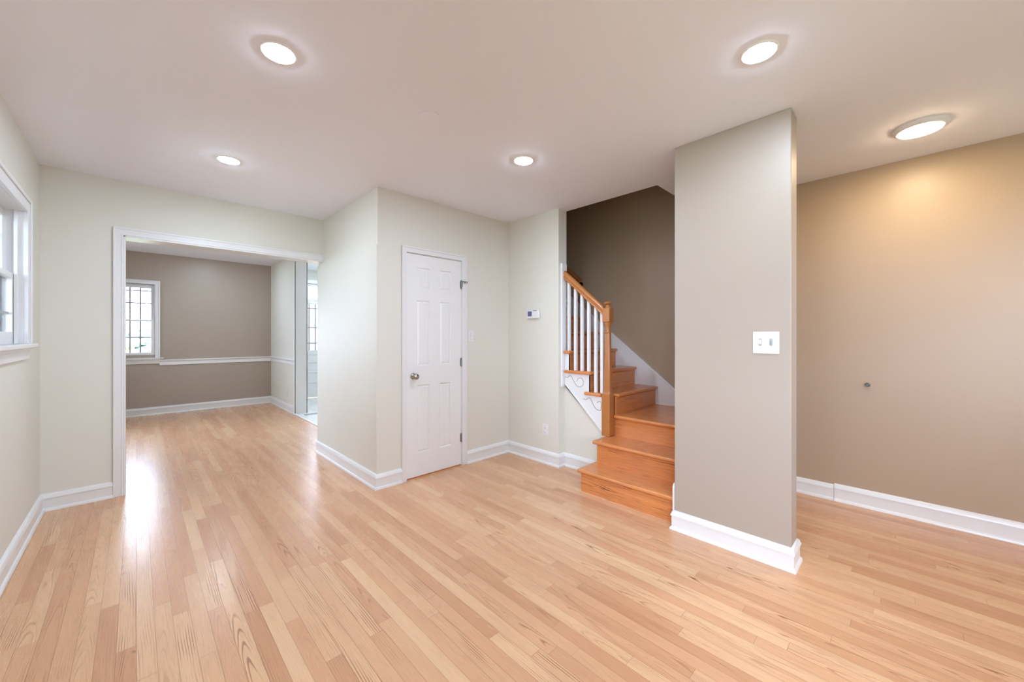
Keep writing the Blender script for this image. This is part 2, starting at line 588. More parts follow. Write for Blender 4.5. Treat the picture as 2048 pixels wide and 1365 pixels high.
struct('wall_dining_right', wall_x(XDR, XDR+.157, YO+.155, YB, HD, (YJ0, YJ1, 0.0, 2.46)), M['wall'], 'pale right wall of the dining room with the kitchen opening', 'wall')
struct('wall_kitchen_right', MB().box(XR-.02, XR-.001, 5.05, YB, 0, HD), M['wall'], 'right wall of the kitchen', 'wall')
struct('wall_kitchen_near', MB().box(XDR+.157, XR, 5.0, 5.05, 0, HD), M['wall'], 'near wall of the kitchen', 'wall')
struct('wall_under_stairs', MB().prism([(YT, 0), (1.84, 0), (1.84, .36), (YT, .76)], 2.935, 2.985, 'x'), M['wall'], 'pale wall panel under the stair string', 'wall')

# ------------------------------------------------------------------ baseboards and trim
BH = 0.122
base_prof = [(0, 0), (.024, 0), (.023, .011), (.018, .018), (.0135, .021), (.0135, BH-.036), (.0185, BH-.034),
             (.0185, BH-.027), (.0145, BH-.020), (.012, BH-.010), (.007, BH-.003), (0, BH)]
bt = 'white baseboard with a cap moulding and shoe '
struct('baseboard_left', MB().sweep(base_prof, [(XL, YF), (XL, YO), (-0.127, YO)]), M['trim'], bt+'along the left wall to the opening', 'baseboard', smooth=35)
struct('baseboard_closet', MB().sweep(base_prof, [(XC-.004, YO+.155), (XC-.004, YD), (1.602, YD)]), M['trim'], bt+'round the closet corner', 'baseboard', smooth=35)
struct('baseboard_thermostat', MB().sweep(base_prof, [(2.283, YD), (XT, YD), (XT, YT), (2.935, YT), (2.935, 1.84)]), M['trim'], bt+'from the closet door to the first step', 'baseboard', smooth=35)
struct('baseboard_pillar', MB().sweep(base_prof, [(PX0+.012, PY1), (PX0, PY1), (PX0, PY0), (PX1, PY0), (PX1, 0.935), (XR, 0.935)]), M['trim'], bt+'wrapping the taupe wall stub', 'baseboard', smooth=35)
bp2 = [(o, z+.006 if z > .06 else z) for o, z in base_prof]
struct('baseboard_hall', MB().sweep([(o*.92, z*.97) for o, z in base_prof], [(XR, 0.93), (XR, 0.392)]), M['trim'], 'short lower length of white baseboard on the hall wall behind the stub', 'baseboard', smooth=35)
struct('baseboard_right', MB().sweep(bp2, [(XR, 0.39), (XR, YF+.02)]), M['trim'], 'long white baseboard on the right hall wall', 'baseboard', smooth=35)
struct('baseboard_dining', MB().sweep(base_prof, [(-1.6, YB), (XDR, YB), (XDR, YJ1)]), M['trim'], bt+'along the dining room back and right walls', 'baseboard', smooth=35)

rail_prof = [(0, .768), (.012, .772), (.014, .79), (.010, .80), (.010, .826), (.018, .834), (.026, .842), (.026, .852), (.018, .858), (0, .858)]
struct('trim_1', MB().sweep(rail_prof, [(.262, YB), (XDR, YB), (XDR, YJ1+.002)]), M['trim'], 'white chair rail round the dining room walls', 'trim', smooth=35)

# casing of the wide opening: moulded board, mitred at the top left
CT = 2.073
cas = MB()
cas.prism([(OP[0]-.056, 0), (OP[0]-.056, CT), (XC+.02, CT), (XC+.02, OP[3]), (OP[0], OP[3]), (OP[0], 0)], YO-.016, YO, 'y')
cas.prism([(OP[0]-.056, 0), (OP[0]-.056, CT), (XC+.02, CT), (XC+.02, CT-.012), (OP[0]-.044, CT-.012), (OP[0]-.044, 0)], YO-.022, YO-.016, 'y')
cas.prism([(OP[0]-.012, 0), (OP[0]-.012, OP[3]+.012), (XC+.02, OP[3]+.012), (XC+.02, OP[3]), (OP[0], OP[3]), (OP[0], 0)], YO-.020, YO-.016, 'y')
# jamb lining
cas.box(OP[0], OP[0]+.012, YO-.016, YO+.15, 0, OP[3]).box(OP[0], XC+.02, YO-.016, YO+.15, OP[3]-.012, OP[3])
struct('trim_2', cas, M['trim'], 'white casing framing the wide opening to the dining room', 'trim', bevel=0.002)
# kitchen opening lining
kj = MB().box(XDR-.012, XDR+.170, YJ1-.016, YJ1, 0, 2.46).box(XDR-.02, XDR+.0, YJ1-.016, YJ1+.02, 0, 2.46).box(XDR+.157, XDR+.178, YJ1-.016, YJ1+.02, 0, 2.46)
struct('trim_3', kj, M['trim'], 'white jamb of the opening between dining room and kitchen', 'trim', bevel=0.002)
struct('trim_4', MB().box(XDR-.02, XDR+.012, YJ0, YJ1-.016, 0, .012), M['trim'], 'white threshold strip at the kitchen tile edge', 'trim', bevel=0.003)
# ------------------------------------------------------------------ windows
def sash_window(name, label, wall_at, inward, axis, a0, a1, z0, z1, cols, rows_top, rows_bot, mid, apron=True, stool_ext=0.09, depth=.03, slim=0.006, cw=.082, dsh=0.0):
    """double-hung window. axis 'x' = wall perpendicular to X; inward = +1/-1 room side"""
    root = thing(name, label, 'window', ((wall_at, a0, z0) if axis == 'x' else (a0, wall_at, z0)), kind='structure')

    def bx(mb, d0, d1, p0, p1, q0, q1):
        # d: distance towards the room from the wall face
        lo, hi = sorted((wall_at+inward*d0, wall_at+inward*d1))
        if axis == 'x':
            mb.box(lo, hi, p0, p1, q0, q1)
        else:
            mb.box(p0, p1, lo, hi, q0, q1)
    fr = MB()       # casing and jamb lining
    bx(fr, 0, .018, a0-cw, a0, z0, z1+cw)
    bx(fr, 0, .018, a1, a1+cw, z0, z1+cw)
    bx(fr, 0, .018, a0, a1, z1, z1+cw)
    bx(fr, .018, .026, a0-cw, a0-cw+.02, z0, z1+cw)
    bx(fr, .018, .026, a1+cw-.02, a1+cw, z0, z1+cw)
    bx(fr, .018, .026, a0-cw+.02, a1+cw-.02, z1+cw-.02, z1+cw)
    bx(fr, -.14, 0, a0-.02, a0, z0-.02, z1+.02)
    bx(fr, -.14, 0, a1, a1+.02, z0-.02, z1+.02)
    bx(fr, -.14, 0, a0, a1, z1, z1+.02)
    bx(fr, -.14, -.0, a0, a1, z0-.02, z0)
    bx(fr, -.035+dsh, -.02+dsh*.6, a0, a0+.014, z0, z1)       # stops
    bx(fr, -.035+dsh, -.02+dsh*.6, a1-.014, a1, z0, z1)
    link('window_frame', fr, M['trim'], root, bevel=.002)
    st = MB()
    bx(st, -.02, depth+.018, a0-stool_ext, a1+stool_ext, z0-.025, z0)
    link('window_sill', st, M['trim'], root, bevel=.006, seg=3)
    if apron:
        ap = MB()
        bx(ap, 0, .014, a0-cw, a1+cw, z0-.095, z0-.025)
        bx(ap, .014, .02, a0-cw, a1+cw, z0-.045, z0-.025)
        link('window_apron', ap, M['trim'], root, bevel=.003)
    sw = .05 if cw > .07 else .062
    for nm, q0, q1, d, rows in (('lower_sash', z0, mid+.015, -.055+dsh, rows_bot), ('upper_sash', mid-.015, z1, -.09+dsh, rows_top)):
        s = MB()
        b0 = sw+.02 if nm == 'lower_sash' else .03
        t0 = .03 if nm == 'lower_sash' else sw
        bx(s, d-.012, d+.018, a0, a0+sw-.015, q0, q1)
        bx(s, d-.012, d+.018, a1-sw+.015, a1, q0, q1)
        bx(s, d-.012, d+.018, a0+sw-.015, a1-sw+.015, q0, q0+b0)
        bx(s, d-.012, d+.018, a0+sw-.015, a1-sw+.015, q1-t0, q1)
        so = link(nm, s, M['trim'], root, bevel=.002)
        mu = MB()
        for c in cols:
            bx(mu, d-.003, d+.006, c-slim, c+slim, q0+b0, q1-t0)
        for r in rows:
            bx(mu, d-.003, d+.005, a0+sw-.015, a1-sw+.015, r-slim, r+slim)
        link('muntin_grid', mu, M['muntin'], so)
        pn = MB()
        bx(pn, d-.006, d-.003, a0+sw-.015, a1-sw+.015, q0+b0, q1-t0)
        link('pane', pn, M['glass'], so)
    return root


M['muntin'] = mat('grey_muntin', srgb(150, 152, 155), 0.4)
sash_window('window_1', 'white double-hung sash window on the left wall', XL, 1, 'x', WL[0], WL[1], WL[2], WL[3],
            [3.19, 3.44], [1.82], [1.37], 1.59)
sash_window('window_2', 'white gridded double-hung window in the taupe dining room wall', YB, -1, 'y', WD[0], WD[1], WD[2]-.065, WD[3]+.02,
            [-0.31, -0.19, -0.07, 0.045], [1.935, 1.745], [1.215], 1.475, apron=True, stool_ext=.1, slim=.0095, cw=.058, dsh=.033)
sash_window('added_window_3', 'wide front window added behind the viewpoint for daylight', YF, 1, 'y', WF[0], WF[1], WF[2], WF[3], [1.02, 1.68], [], [], 1.4)

sash_window('added_window_4', 'side window added to light the dining room, out of view', -1.6, 1, 'x', WN[0], WN[1], WN[2], WN[3], [6.4], [], [], 1.5)
sash_window('added_window_5', 'sash window added to the left wall behind the viewpoint for daylight', XL, 1, 'x', WM[0], WM[1], WM[2], WM[3], [-.8], [], [], 1.45)
sash_window('added_window_6', 'unseen kitchen window added for light right of the glazed back door', YB, -1, 'y', WB[0], WB[1], WB[2], WB[3], [3.32], [], [], 1.55)
# ------------------------------------------------------------------ front door added for daylight (behind the viewpoint)
fd = thing('added_door_3', 'white front door with tall glass, added behind the viewpoint for daylight', 'door', (WH[0]-.1, YF, 0.006), kind='structure')
f0, f1, ft = WH[0]-.12, WH[1]+.12, WH[3]+.13
link('door_frame', MB().box(f0-.07, f0, YF, YF+.02, 0, ft+.07).box(f1, f1+.07, YF, YF+.02, 0, ft+.07).box(f0, f1, YF, YF+.02, ft, ft+.07).box(f0, f0+.02, YF-.14, YF, 0, ft).box(f1-.02, f1, YF-.14, YF, 0, ft).box(f0+.02, f1-.02, YF-.14, YF, ft-.02, ft), M['trim'], fd)
fl_ = link('door_leaf', MB().box(f0+.02, WH[0], YF-.08, YF-.035, .01, ft-.02).box(WH[1], f1-.02, YF-.08, YF-.035, .01, ft-.02).box(WH[0], WH[1], YF-.08, YF-.035, .01, WH[2]).box(WH[0], WH[1], YF-.08, YF-.035, WH[3], ft-.02), M['door'], fd)
link('pane', MB().box(WH[0], WH[1], YF-.06, YF-.055, WH[2], WH[3]), M['glass'], fl_)
# ------------------------------------------------------------------ closet door
door = thing('door_1', 'white six panel closet door with nickel knob', 'door', (DX0, YD, 0.01), kind='structure')
lf = MB()
L0, L1, LB, LT = DX0+.002, DX1-.002, 0.012, DZ-.003
yf = YD-.002        # face of the door leaf
lf.box(L0, L1, yf+.012, yf+.035, LB, LT)
cx = [(1.748, 1.880), (1.985, 2.108)]
rz = [(0.215, 0.805), (0.975, 1.545), (1.655, 1.835)]
xs = [L0, cx[0][0], cx[0][1], cx[1][0], cx[1][1], L1]
zs = [LB, rz[0][0], rz[0][1], rz[1][0], rz[1][1], rz[2][0], rz[2][1], LT]
for i in (0, 2, 4):
    lf.box(xs[i], xs[i+1], yf, yf+.012, LB, LT)
for i in (1, 3):
    for k in (0, 2, 4, 6):
        lf.box(xs[i], xs[i+1], yf, yf+.012, zs[k], zs[k+1])
leaf = link('door_leaf', lf, M['door'], door)
for a, b in cx:
    for c, d in rz:
        pm = MB().frustum(a, b, c, d, yf+.012, yf+.003, .022)
        # sloped sticking round the field
        for (p, q) in (((a, c), (b, c)), ((b, c), (b, d)), ((b, d), (a, d)), ((a, d), (a, c))):
            dx, dz = (q[0]-p[0]), (q[1]-p[1])
            ln = math.hypot(dx, dz)
            nx, nz = -dz/ln*.009, dx/ln*.009
            tx, tz = dx/ln*.009, dz/ln*.009
            pm.add([(p[0], yf, p[1]), (q[0], yf, q[1]), (q[0]+nx-tx, yf+.0118, q[1]+nz-tz), (p[0]+nx+tx, yf+.0118, p[1]+nz+tz)], [(0, 1, 2, 3)])
        link('door_panel', pm, M['door'], leaf)
dc = MB()
o0, o1, ot = 1.602, 2.284, 2.0
i0, i1, it = DX0-.003, DX1+.006, DZ+.004
dc.prism([(o0, 0), (o0, ot), (o1, ot), (o1, 0), (i1, 0), (i1, it), (i0, it), (i0, 0)], YD-.016, YD, 'y')
dc.prism([(o0, 0), (o0, ot), (o1, ot), (o1, 0), (o1-.012, 0), (o1-.012, ot-.012), (o0+.012, ot-.012), (o0+.012, 0)], YD-.021, YD-.016, 'y')
dc.box(DX0-.012, DX0, YD, YD+.11, 0, DZ).box(DX1, DX1+.012, YD, YD+.11, 0, DZ).box(DX0-.012, DX1+.012, YD, YD+.11, DZ, DZ+.012)
dc.box(DX0, DX0+.01, YD+.036, YD+.06, 0, DZ).box(DX1-.01, DX1, YD+.036, YD+.06, 0, DZ)
link('door_frame', dc, M['trim'], door, bevel=.002)
link('threshold', MB().box(DX0, DX1, YD-.004, YD+.10, 0, .006), M['oak_x'], door)
kn = MB().lathe([(.027, 0), (.027, .004), (.022, .009), (.0105, .012), (.0095, .028), (.014, .034), (.024, .042), (.0265, .052), (.0245, .062), (.016, .068), (0, .069)], (1.712, yf, .887), 24, 'y')
ko = link('door_knob', kn, M['nickel'], door, smooth=50)
ko['label'] = 'round brushed nickel knob'
for zc in (0.265, 0.985, 1.725):
    hb = MB().lathe([(.0055, -.04), (.0055, .04)], (2.2235, YD-.008, zc), 10)
    hb.box(2.212, 2.2235, YD-.0065, YD-.002, zc-.037, zc+.037)
    for kk in (-.0405, .0405):
        hb.lathe([(0, kk-.004), (.004, kk-.002), (.006, kk), (.004, kk+.002), (0, kk+.004)], (2.2235, YD-.008, zc), 8)
    link('hinge', hb, M['steel'], door, smooth=40)
ls = MB().box(2.218, 2.285, YD-.027, YD-.021, 1.752, 1.757).tube([(2.283, YD-.024, 1.754), (2.276, YD-.034, 1.748), (2.268, YD-.036, 1.738), (2.262, YD-.03, 1.73)], .0018).lathe([(.005, 0), (.005, .012), (.003, .016)], (2.252, YD-.021, 1.744), 10, 'y')
ls.box(2.219, 2.224, YD-.027, YD-.021, 1.70, 1.757)
link('latch_hook', ls, M['steel'], door)

# kitchen back door with glazing and transom
kd = thing('door_2', 'white glazed back door with transom beyond the kitchen', 'door', (WK[0]-.08, YB, 0.006), kind='structure')
fr = MB()
fx0, fx1 = WK[0]-.09, WK[1]+.09
fr.box(fx0-.07, fx0, YB-.02, YB, 0, WT[3]+.12).box(fx1, fx1+.07, YB-.02, YB, 0, WT[3]+.12).box(fx0, fx1, YB-.02, YB, WT[3]+.05, WT[3]+.12)
fr.box(fx0, fx1, YB+.01, YB+.08, 1.905, 1.965)
fr.box(fx0, fx0+.06, YB+.02, YB+.08, 1.9, WT[3]+.06).box(fx1-.06, fx1, YB+.02, YB+.08, 1.9, WT[3]+.06).box(fx0, fx1, YB+.02, YB+.08, WT[3], WT[3]+.06)
link('door_frame', fr, M['trim'], kd, bevel=.003)
dl = MB()
dl.box(fx0+.004, WK[0], YB+.03, YB+.07, .008, 1.9).box(WK[1], fx1-.004, YB+.03, YB+.07, .008, 1.9)
dl.box(WK[0], WK[1], YB+.03, YB+.07, WK[3], 1.9)
for a, b in ((.008, .16), (.30, .36), (.50, .56), (.70, .76), (.86, WK[2])):
    dl.box(WK[0], WK[1], YB+.03, YB+.07, a, b)
dl.box(WK[0], WK[1], YB+.045, YB+.06, .16, .86)
dlo = link('door_leaf', dl, M['trim'], kd, bevel=.003)
mu = MB()
for i in (1, 2, 3, 4):
    x = WK[0]+(WK[1]-WK[0])*i/5
    mu.box(x-.013, x+.013, YB+.035, YB+.06, WK[2], WK[3])
for z in (1.09, 1.40, 1.78):
    mu.box(WK[0], WK[1], YB+.037, YB+.06, z-.013, z+.013)
link('muntin_grid', mu, M['muntin'], dlo)
link('pane', MB().box(WK[0], WK[1], YB+.046, YB+.050, WK[2], WK[3]), M['glass'], dlo)
link('transom_pane', MB().box(fx0+.06, fx1-.06, YB+.046, YB+.050, 1.965, WT[3]), M['glass'], kd)

# ------------------------------------------------------------------ staircase
RISE, GO = 0.183, 0.2255
NX, NY = 2.945, 1.828                    # newel centre
stair = thing('staircase', 'orange oak staircase turning left at a small landing beside the taupe stub', 'staircase', (2.53, 1.45, 0))
NOSE = [2.500, 2.712, 2.962]             # nosing positions in X of the three lower steps
OV = .03


def nosed(x0, x1, y0, y1, zt, th, mat_, sides):
    """tread board with rounded nosing"""
    mb = MB().box(x0, x1, y0, y1, zt-th, zt)
    return link('tread', mb, mat_, stair, bevel=.011, seg=4, smooth=40)


YS0, YS1 = PY1+.018, 1.835               # width of the two lowest steps
for i in (0, 1):
    zt = RISE*(i+1)
    x0 = NOSE[i]
    x1 = NOSE[i+1]+OV+.045
    nosed(x0, x1, YS0, YS1, zt, .028, M['oak_y'], None)
    link('riser', MB().box(x0+(.042, .058)[i], x0+(.06, .074)[i], YS0, YS1-.012, RISE*i, zt-.028), M['oak_y'], stair)
    link('cove_moulding', MB().prism([(x0+(.042, .058)[i], zt-.028), (x0+.026, zt-.028), (x0+.034, zt-.036), (x0+(.042, .058)[i], zt-.046)], YS0, YS1-.012, 'y'), M['oak_y'], stair)
# landing
z3 = RISE*3
lt = MB().prism([(NOSE[2], YS0), (XR-.002, YS0), (XR-.002, 1.86), (NX+.042, 1.86), (NX+.042, NY-.042), (NOSE[2], NY-.042)], z3-.028, z3, 'z')
link('tread', lt, M['oak_y'], stair, bevel=.011, seg=4, smooth=40)
link('riser', MB().box(NOSE[2]+.036, NOSE[2]+.054, YS0, 1.86, RISE*2, z3-.028), M['oak_y'], stair)
link('cove_moulding', MB().prism([(NOSE[2]+.036, z3-.028), (NOSE[2]+.022, z3-.028), (NOSE[2]+.03, z3-.036), (NOSE[2]+.036, z3-.046)], YS0, NY-.045, 'y'), M['oak_y'], stair)
# upper flight
Y4 = 1.752
SX = 2.915                                # face of the string
XE = SX-.028
for k in range(10):
    zt = RISE*(4+k)
    y0 = Y4+GO*k
    y1 = y0+GO+.045
    open_side = k < 3
    xl = XE if open_side else XS+.004
    if k == 0:
        mb = MB().box(2.998, XR-.0195, y0, y1, zt-.028, zt).box(XE, 2.998, 1.871, y1+.02, zt-.028, zt)
    elif k == 1:
        mb = MB().box(XE, XR-.0195, y0, y1, zt-.028, zt).box(XE, SX+.02, y1, y1+.02, zt-.028, zt)
    elif k == 2:
        mb = MB().box(XE, XR-.0195, y0, YT-.024, zt-.028, zt).box(XS+.004, XR-.0195, YT-.024, y1, zt-.028, zt)
    else:
        mb = MB().box(xl, XR-.0195, y0, y1, zt-.028, zt)
    link('tread', mb, M['oak_x'], stair, bevel=.009, seg=3)
    xr0 = (3.0 if k == 0 else SX+.002) if open_side else XS+.004
    link('riser', MB().box(xr0, XR-.0195, y0+.026, y0+.042, zt-RISE, zt-.028), M['oak_x'], stair)
    if k < 4:
        link('cove_moulding', MB().prism([(y0+.026, zt-.028), (y0+.012, zt-.028), (y0+.019, zt-.036), (y0+.026, zt-.044)], xr0+.01, XR-.032, 'x'), M['oak_x'], stair)
# open string (white, stepped) with its slanting lower edge
sp = [(YT-.026, .79), (1.871, .407), (1.871, RISE*4-.03), (Y4+GO+.026, RISE*4-.03), (Y4+GO+.026, RISE*5-.03), (Y4+2*GO+.026, RISE*5-.03), (Y4+2*GO+.026, RISE*6-.03), (YT-.026, RISE*6-.03)]
so = link('string_board', MB().prism(sp, SX, SX+.02, 'x'), M['trim'], stair)
so['label'] = 'white stepped string board'
link('string_bead', MB().prism([(YT-.026, .778), (1.871, .395), (1.871, .412), (YT-.026, .795)], SX-.006, SX+.004, 'x'), M['trim'], stair, bevel=.002)


def scroll(pts):
    """thin S-scroll on the string, drawn as its shadow line: wave tail running into a volute, smoothed"""
    P = []
    n = len(pts)
    for i in range(n-1):
        p0, p1, p2, p3 = (pts[max(i-1, 0)], pts[i], pts[i+1], pts[min(i+2, n-1)])
        for t in (0, .25, .5, .75):
            q = [.5*((2*p1[k])+(-p0[k]+p2[k])*t+(2*p0[k]-5*p1[k]+4*p2[k]-p3[k])*t*t+(-p0[k]+3*p1[k]-3*p2[k]+p3[k])*t**3) for k in (0, 1)]
            P.append((SX-.0012, q[0], q[1]))
    P.append((SX-.0012, *pts[-1]))
    return MB().tube(P, .0019, 6)


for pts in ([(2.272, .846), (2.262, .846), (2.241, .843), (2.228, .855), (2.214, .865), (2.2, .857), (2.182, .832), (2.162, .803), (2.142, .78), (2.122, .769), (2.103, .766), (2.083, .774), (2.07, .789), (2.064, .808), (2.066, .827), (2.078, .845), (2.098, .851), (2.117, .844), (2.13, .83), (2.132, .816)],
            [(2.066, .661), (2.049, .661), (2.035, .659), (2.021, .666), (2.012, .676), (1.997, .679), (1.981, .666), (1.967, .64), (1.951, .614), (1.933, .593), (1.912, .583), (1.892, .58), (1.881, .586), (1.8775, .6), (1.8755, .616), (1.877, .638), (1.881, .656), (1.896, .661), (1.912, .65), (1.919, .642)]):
    b = link('scroll_bracket', scroll(pts), M['scroll_shade'], stair, smooth=60)
    b['label'] = 'scroll on the white string, its shadow lines drawn in grey'
# white end cap beside the second riser
link('step_side', MB().box(NOSE[1]+.075, 2.934, YS1-.024, YS1-.004, RISE+.0005, RISE*2-.028), M['trim'], stair)
link('step_side', MB().box(NOSE[0]+.061, 2.934, YS1-.024, YS1-.012, 0, RISE-.028), M['trim'], stair)
# wall skirt on the taupe wall
sl = RISE/GO
def skz(y):      # top line of the skirt
    return 1.284+ (y-2.304)*.79
sk = [(1.063, z3), (1.063, skz(1.56)), (1.56, skz(1.56)), (4.2, skz(4.2)), (4.2, skz(4.2)-.55), (2.0, .55), (1.8, z3-.02), (1.063, z3-.02)]
sk = [(1.063, z3-.0), (1.063, z3+.15), (1.57, z3+.165), (4.2, skz(4.2)), (4.2, skz(4.2)-.6), (1.80, z3)]
link('wall_skirt', MB().prism(sk, XR-.019, XR-.0012, 'x'), M['trim'], stair)['label'] = 'white sloping skirt board on the taupe wall'
link('skirt_cap', MB().prism([(1.57, z3+.165), (4.2, skz(4.2)), (4.2, skz(4.2)-.03), (1.57, z3+.165-.03)], XR-.026, XR-.018, 'x'), M['trim'], stair, bevel=.003)
# small plinth of the stub where the first step meets it
link('end_skirt', MB().prism([(PX0+.006, .10), (PX0+.006, .262), (PX0+.02, .285), (PX0+.5, .285), (PX0+.5, 0), (PX0+.03, 0)], PY1+.0012, PY1+.0165, 'y'), M['trim'], stair, bevel=.003)

# ------------------------------------------------------------------ railing
rl = thing('stair_railing', 'oak newel and handrail with slim white balusters on the open stair side', 'railing', (2.955, 1.82, RISE*2))
nb = MB().box(NX-.04, NX+.04, NY-.04, NY+.04, RISE*2+.0005, .732)
newel = link('newel_post', nb, M['oak_z'], rl, bevel=.006, seg=2)
sh = MB()
def oct_ring(hw, ch, z):
    return [(NX+a*hw, NY+b*(hw-ch), z) if s == 0 else (NX+a*(hw-ch), NY+b*hw, z) for a, b, s in
            ((1, -1, 0), (1, 1, 0), (1, 1, 1), (-1, 1, 1), (-1, 1, 0), (-1, -1, 0), (-1, -1, 1), (1, -1, 1))]
rings = [(.038, .012, .732), (.034, .014, .745), (.033, .015, .76), (.0225, .009, 1.255), (.0225, .009, 1.262)]
vs, fs = [], []
for h_, c_, z_ in rings:
    vs += oct_ring(h_, c_, z_)
for i in range(len(rings)-1):
    for k in range(8):
        fs.append((i*8+k, i*8+(k+1) % 8, (i+1)*8+(k+1) % 8, (i+1)*8+k))
sh.add(vs, fs)
link('newel_shaft', sh, M['oak_z'], newel)
nk = MB().lathe([(.0225, 1.258), (.029, 1.262), (.031, 1.268), (.029, 1.274), (.023, 1.278), (.022, 1.30), (.024, 1.32), (.03, 1.345), (.034, 1.356)], (NX, NY, 0), 24)
link('newel_neck', nk, M['oak_z'], newel, smooth=40)
link('newel_block', MB().box(NX-.036, NX+.036, NY-.036, NY+.036, 1.356, 1.478), M['oak_z'], newel, bevel=.006, seg=2)
nc = MB().lathe([(.03, 1.478), (.026, 1.486), (.018, 1.492), (.016, 1.505), (.021, 1.512), (.034, 1.516), (.036, 1.522), (.030, 1.530), (.015, 1.535), (0, 1.536)], (NX, NY, 0), 24)
link('newel_cap', nc, M['oak_z'], newel, smooth=40)
# handrail from the newel block to the wall post
A = Vector((2.945, NY+.036, 1.452))
B = Vector((2.925, YT-.022, 1.815))
d = (B-A).normalized()
side = d.cross(Vector((0, 0, 1))).normalized()
upv = side.cross(d)
if upv.z < 0:
    upv = -upv
hp = [(-.028, -.026), (-.028, -.012), (-.022, -.006), (-.029, .004), (-.029, .014), (-.02, .026), (-.008, .031), (.008, .031), (.02, .026), (.029, .014), (.029, .004), (.022, -.006), (.028, -.012), (.028, -.026)]
# ends cut vertically: slide each profile point along the rail until it meets the end plane
def cutpt(O, a, b, yplane):
    p = O + side*a + upv*b
    return p + d*((yplane-p.y)/d.y)
vs = [cutpt(A, a, b, A.y) for a, b in hp] + [cutpt(B, a, b, B.y) for a, b in hp]
n = len(hp)
hr = MB().add(vs, [tuple(range(n)), tuple(range(2*n-1, n-1, -1))] + [(i, (i+1) % n, n+(i+1) % n, n+i) for i in range(n)])
link('handrail', hr, M['oak_rail'], rl, smooth=40)
# balusters
bal = [(2.312-.045, 2), (2.187, 1), (2.112, 1), (2.037, 1), (1.958, 0), (1.887, 0)]
BALU = [1138.5, 1151.5, 1164.5, 1178.0, 1192.0, 1204.5]
def y_at(u, x):   # Y of the point seen at image column u on a vertical line at x
    t = (u-1024.0)/772.0
    s, c = math.sin(YAW), math.cos(YAW)
    return x*(c-t*s)/(s+t*c)
for u, lv in zip(BALU, (2, 1, 1, 1, 0, 0)):
    y = 2.1
    for _ in range(6):
        f = (y-A.y)/(B.y-A.y)
        x = A.x+(B.x-A.x)*f
        y = y_at(u, x)
    f = (y-A.y)/(B.y-A.y)
    zt = A.z+(B.z-A.z)*f-.030
    s = .0125
    z0 = RISE*(4+lv)+.0005
    mb = MB().add([(x-s, y-s, z0), (x+s, y-s, z0), (x+s, y+s, z0), (x-s, y+s, z0),
                   (x-s, y-s, zt-s*.88), (x+s, y-s, zt-s*.88), (x+s, y+s, zt+s*.88), (x-s, y+s, zt+s*.88)],
                  [(0, 3, 2, 1), (4, 5, 6, 7), (0, 1, 5, 4), (1, 2, 6, 5), (2, 3, 7, 6), (3, 0, 4, 7)])
    link('baluster', mb, M['trim'], rl)
# white board on the wall end that receives the rail
link('wall_post', MB().box(2.873, 2.952, YT-.022, YT, .752, 1.925), M['trim'], rl, bevel=.008, seg=3)['label'] = 'white rounded half post on the wall end'

# second, wall mounted handrail higher up
wr = thing('wall_handrail', 'short visible piece of oak handrail on the stairwell wall', 'handrail', (3.70, 2.68, 1.88))
P0, P1 = Vector((3.70, 2.665, 1.882)), Vector((3.70, 4.3, 1.882+1.635*.80))
dd = (P1-P0).normalized()
link('rail', MB().tube([P0, P0+dd*.01, P1], .024, 14), M['oak_rail'], wr, smooth=50)
link('bracket', MB().tube([(3.70, 2.70, 1.885), (3.70, 2.70, 1.86), (3.735, 2.70, 1.84), (XR, 2.70, 1.84)], .008, 8).lathe([(.03, 0), (.03, .006), (.02, .01)], (XR, 2.70, 1.84), 16, 'x'), M['bronze'], wr, smooth=40)

# ------------------------------------------------------------------ ceiling lights
def wafer(loc, label, lens, r, ring_w):
    t = thing('recessed_light', label, 'ceiling light', loc, 'round ceiling lights')
    prof = [(r+ring_w, 0), (r+ring_w, -.003), (r+ring_w-.003, -.0055), (r+.0015, -.0055), (r, -.003)]
    link('trim_ring', MB().lathe(prof, (0, 0, 0), 48), M['ring'], t, local=True, smooth=40)
    dome = [(r, -.003), (r*.97, -.0063), (r*.85, -.0086), (r*.5, -.0102), (0, -.0106)]
    link('lens', MB().lathe(dome, (0, 0, 0), 48), lens, t, local=True, smooth=60)
    return t


w0 = wafer((0.433, 1.866, H), 'lit round ceiling light nearest the top left of the room', M['lens'], .0605, .010)
dup(w0, (0.453, 3.242, H), 'lit round ceiling light in front of the wide dining room opening')
dup(w0, (1.902, 1.841, H), 'lit round ceiling light between the closet door and the stairs')
dup(w0, (1.892, 0.442, H), 'lit round ceiling light just left of the taupe wall stub')
dup(w0, (0.895, 7.32, HD), 'small lit round ceiling light inside the dining room')
dup(w0, (2.75, 6.15, HD), 'unseen round fill light added in the near half of the kitchen')  # both kitchen lamps are added out of view to brighten the kitchen
dup(w0, (2.75, 7.4, HD), 'unseen round fill light added near the kitchen back door')
hl = thing('flush_ceiling_light', 'larger lit round flush light above the hall beside the right wall', 'ceiling light', (3.228, -0.045, H), 'round ceiling lights')
link('base_ring', MB().lathe([(.118, 0), (.118, -.005), (.112, -.012), (.1, -.02), (.096, -.022), (.092, -.022)], (0, 0, 0), 56), M['ring'], hl, local=True, smooth=40)
link('lens', MB().lathe([(.092, -.020), (.09, -.026), (.08, -.029), (.045, -.031), (0, -.0315)], (0, 0, 0), 56), M['hall_lens'], hl, local=True, smooth=60)
pl = link('ceiling_cover_plate', MB().lathe([(.052, 0), (.052, -.003), (.049, -.005), (0, -.0055)], (1.155, 1.828, H), 40), M['ceil'], smooth=40)
tag(pl, 'blank round white cover plate on the ceiling between the lights', 'cover plate')

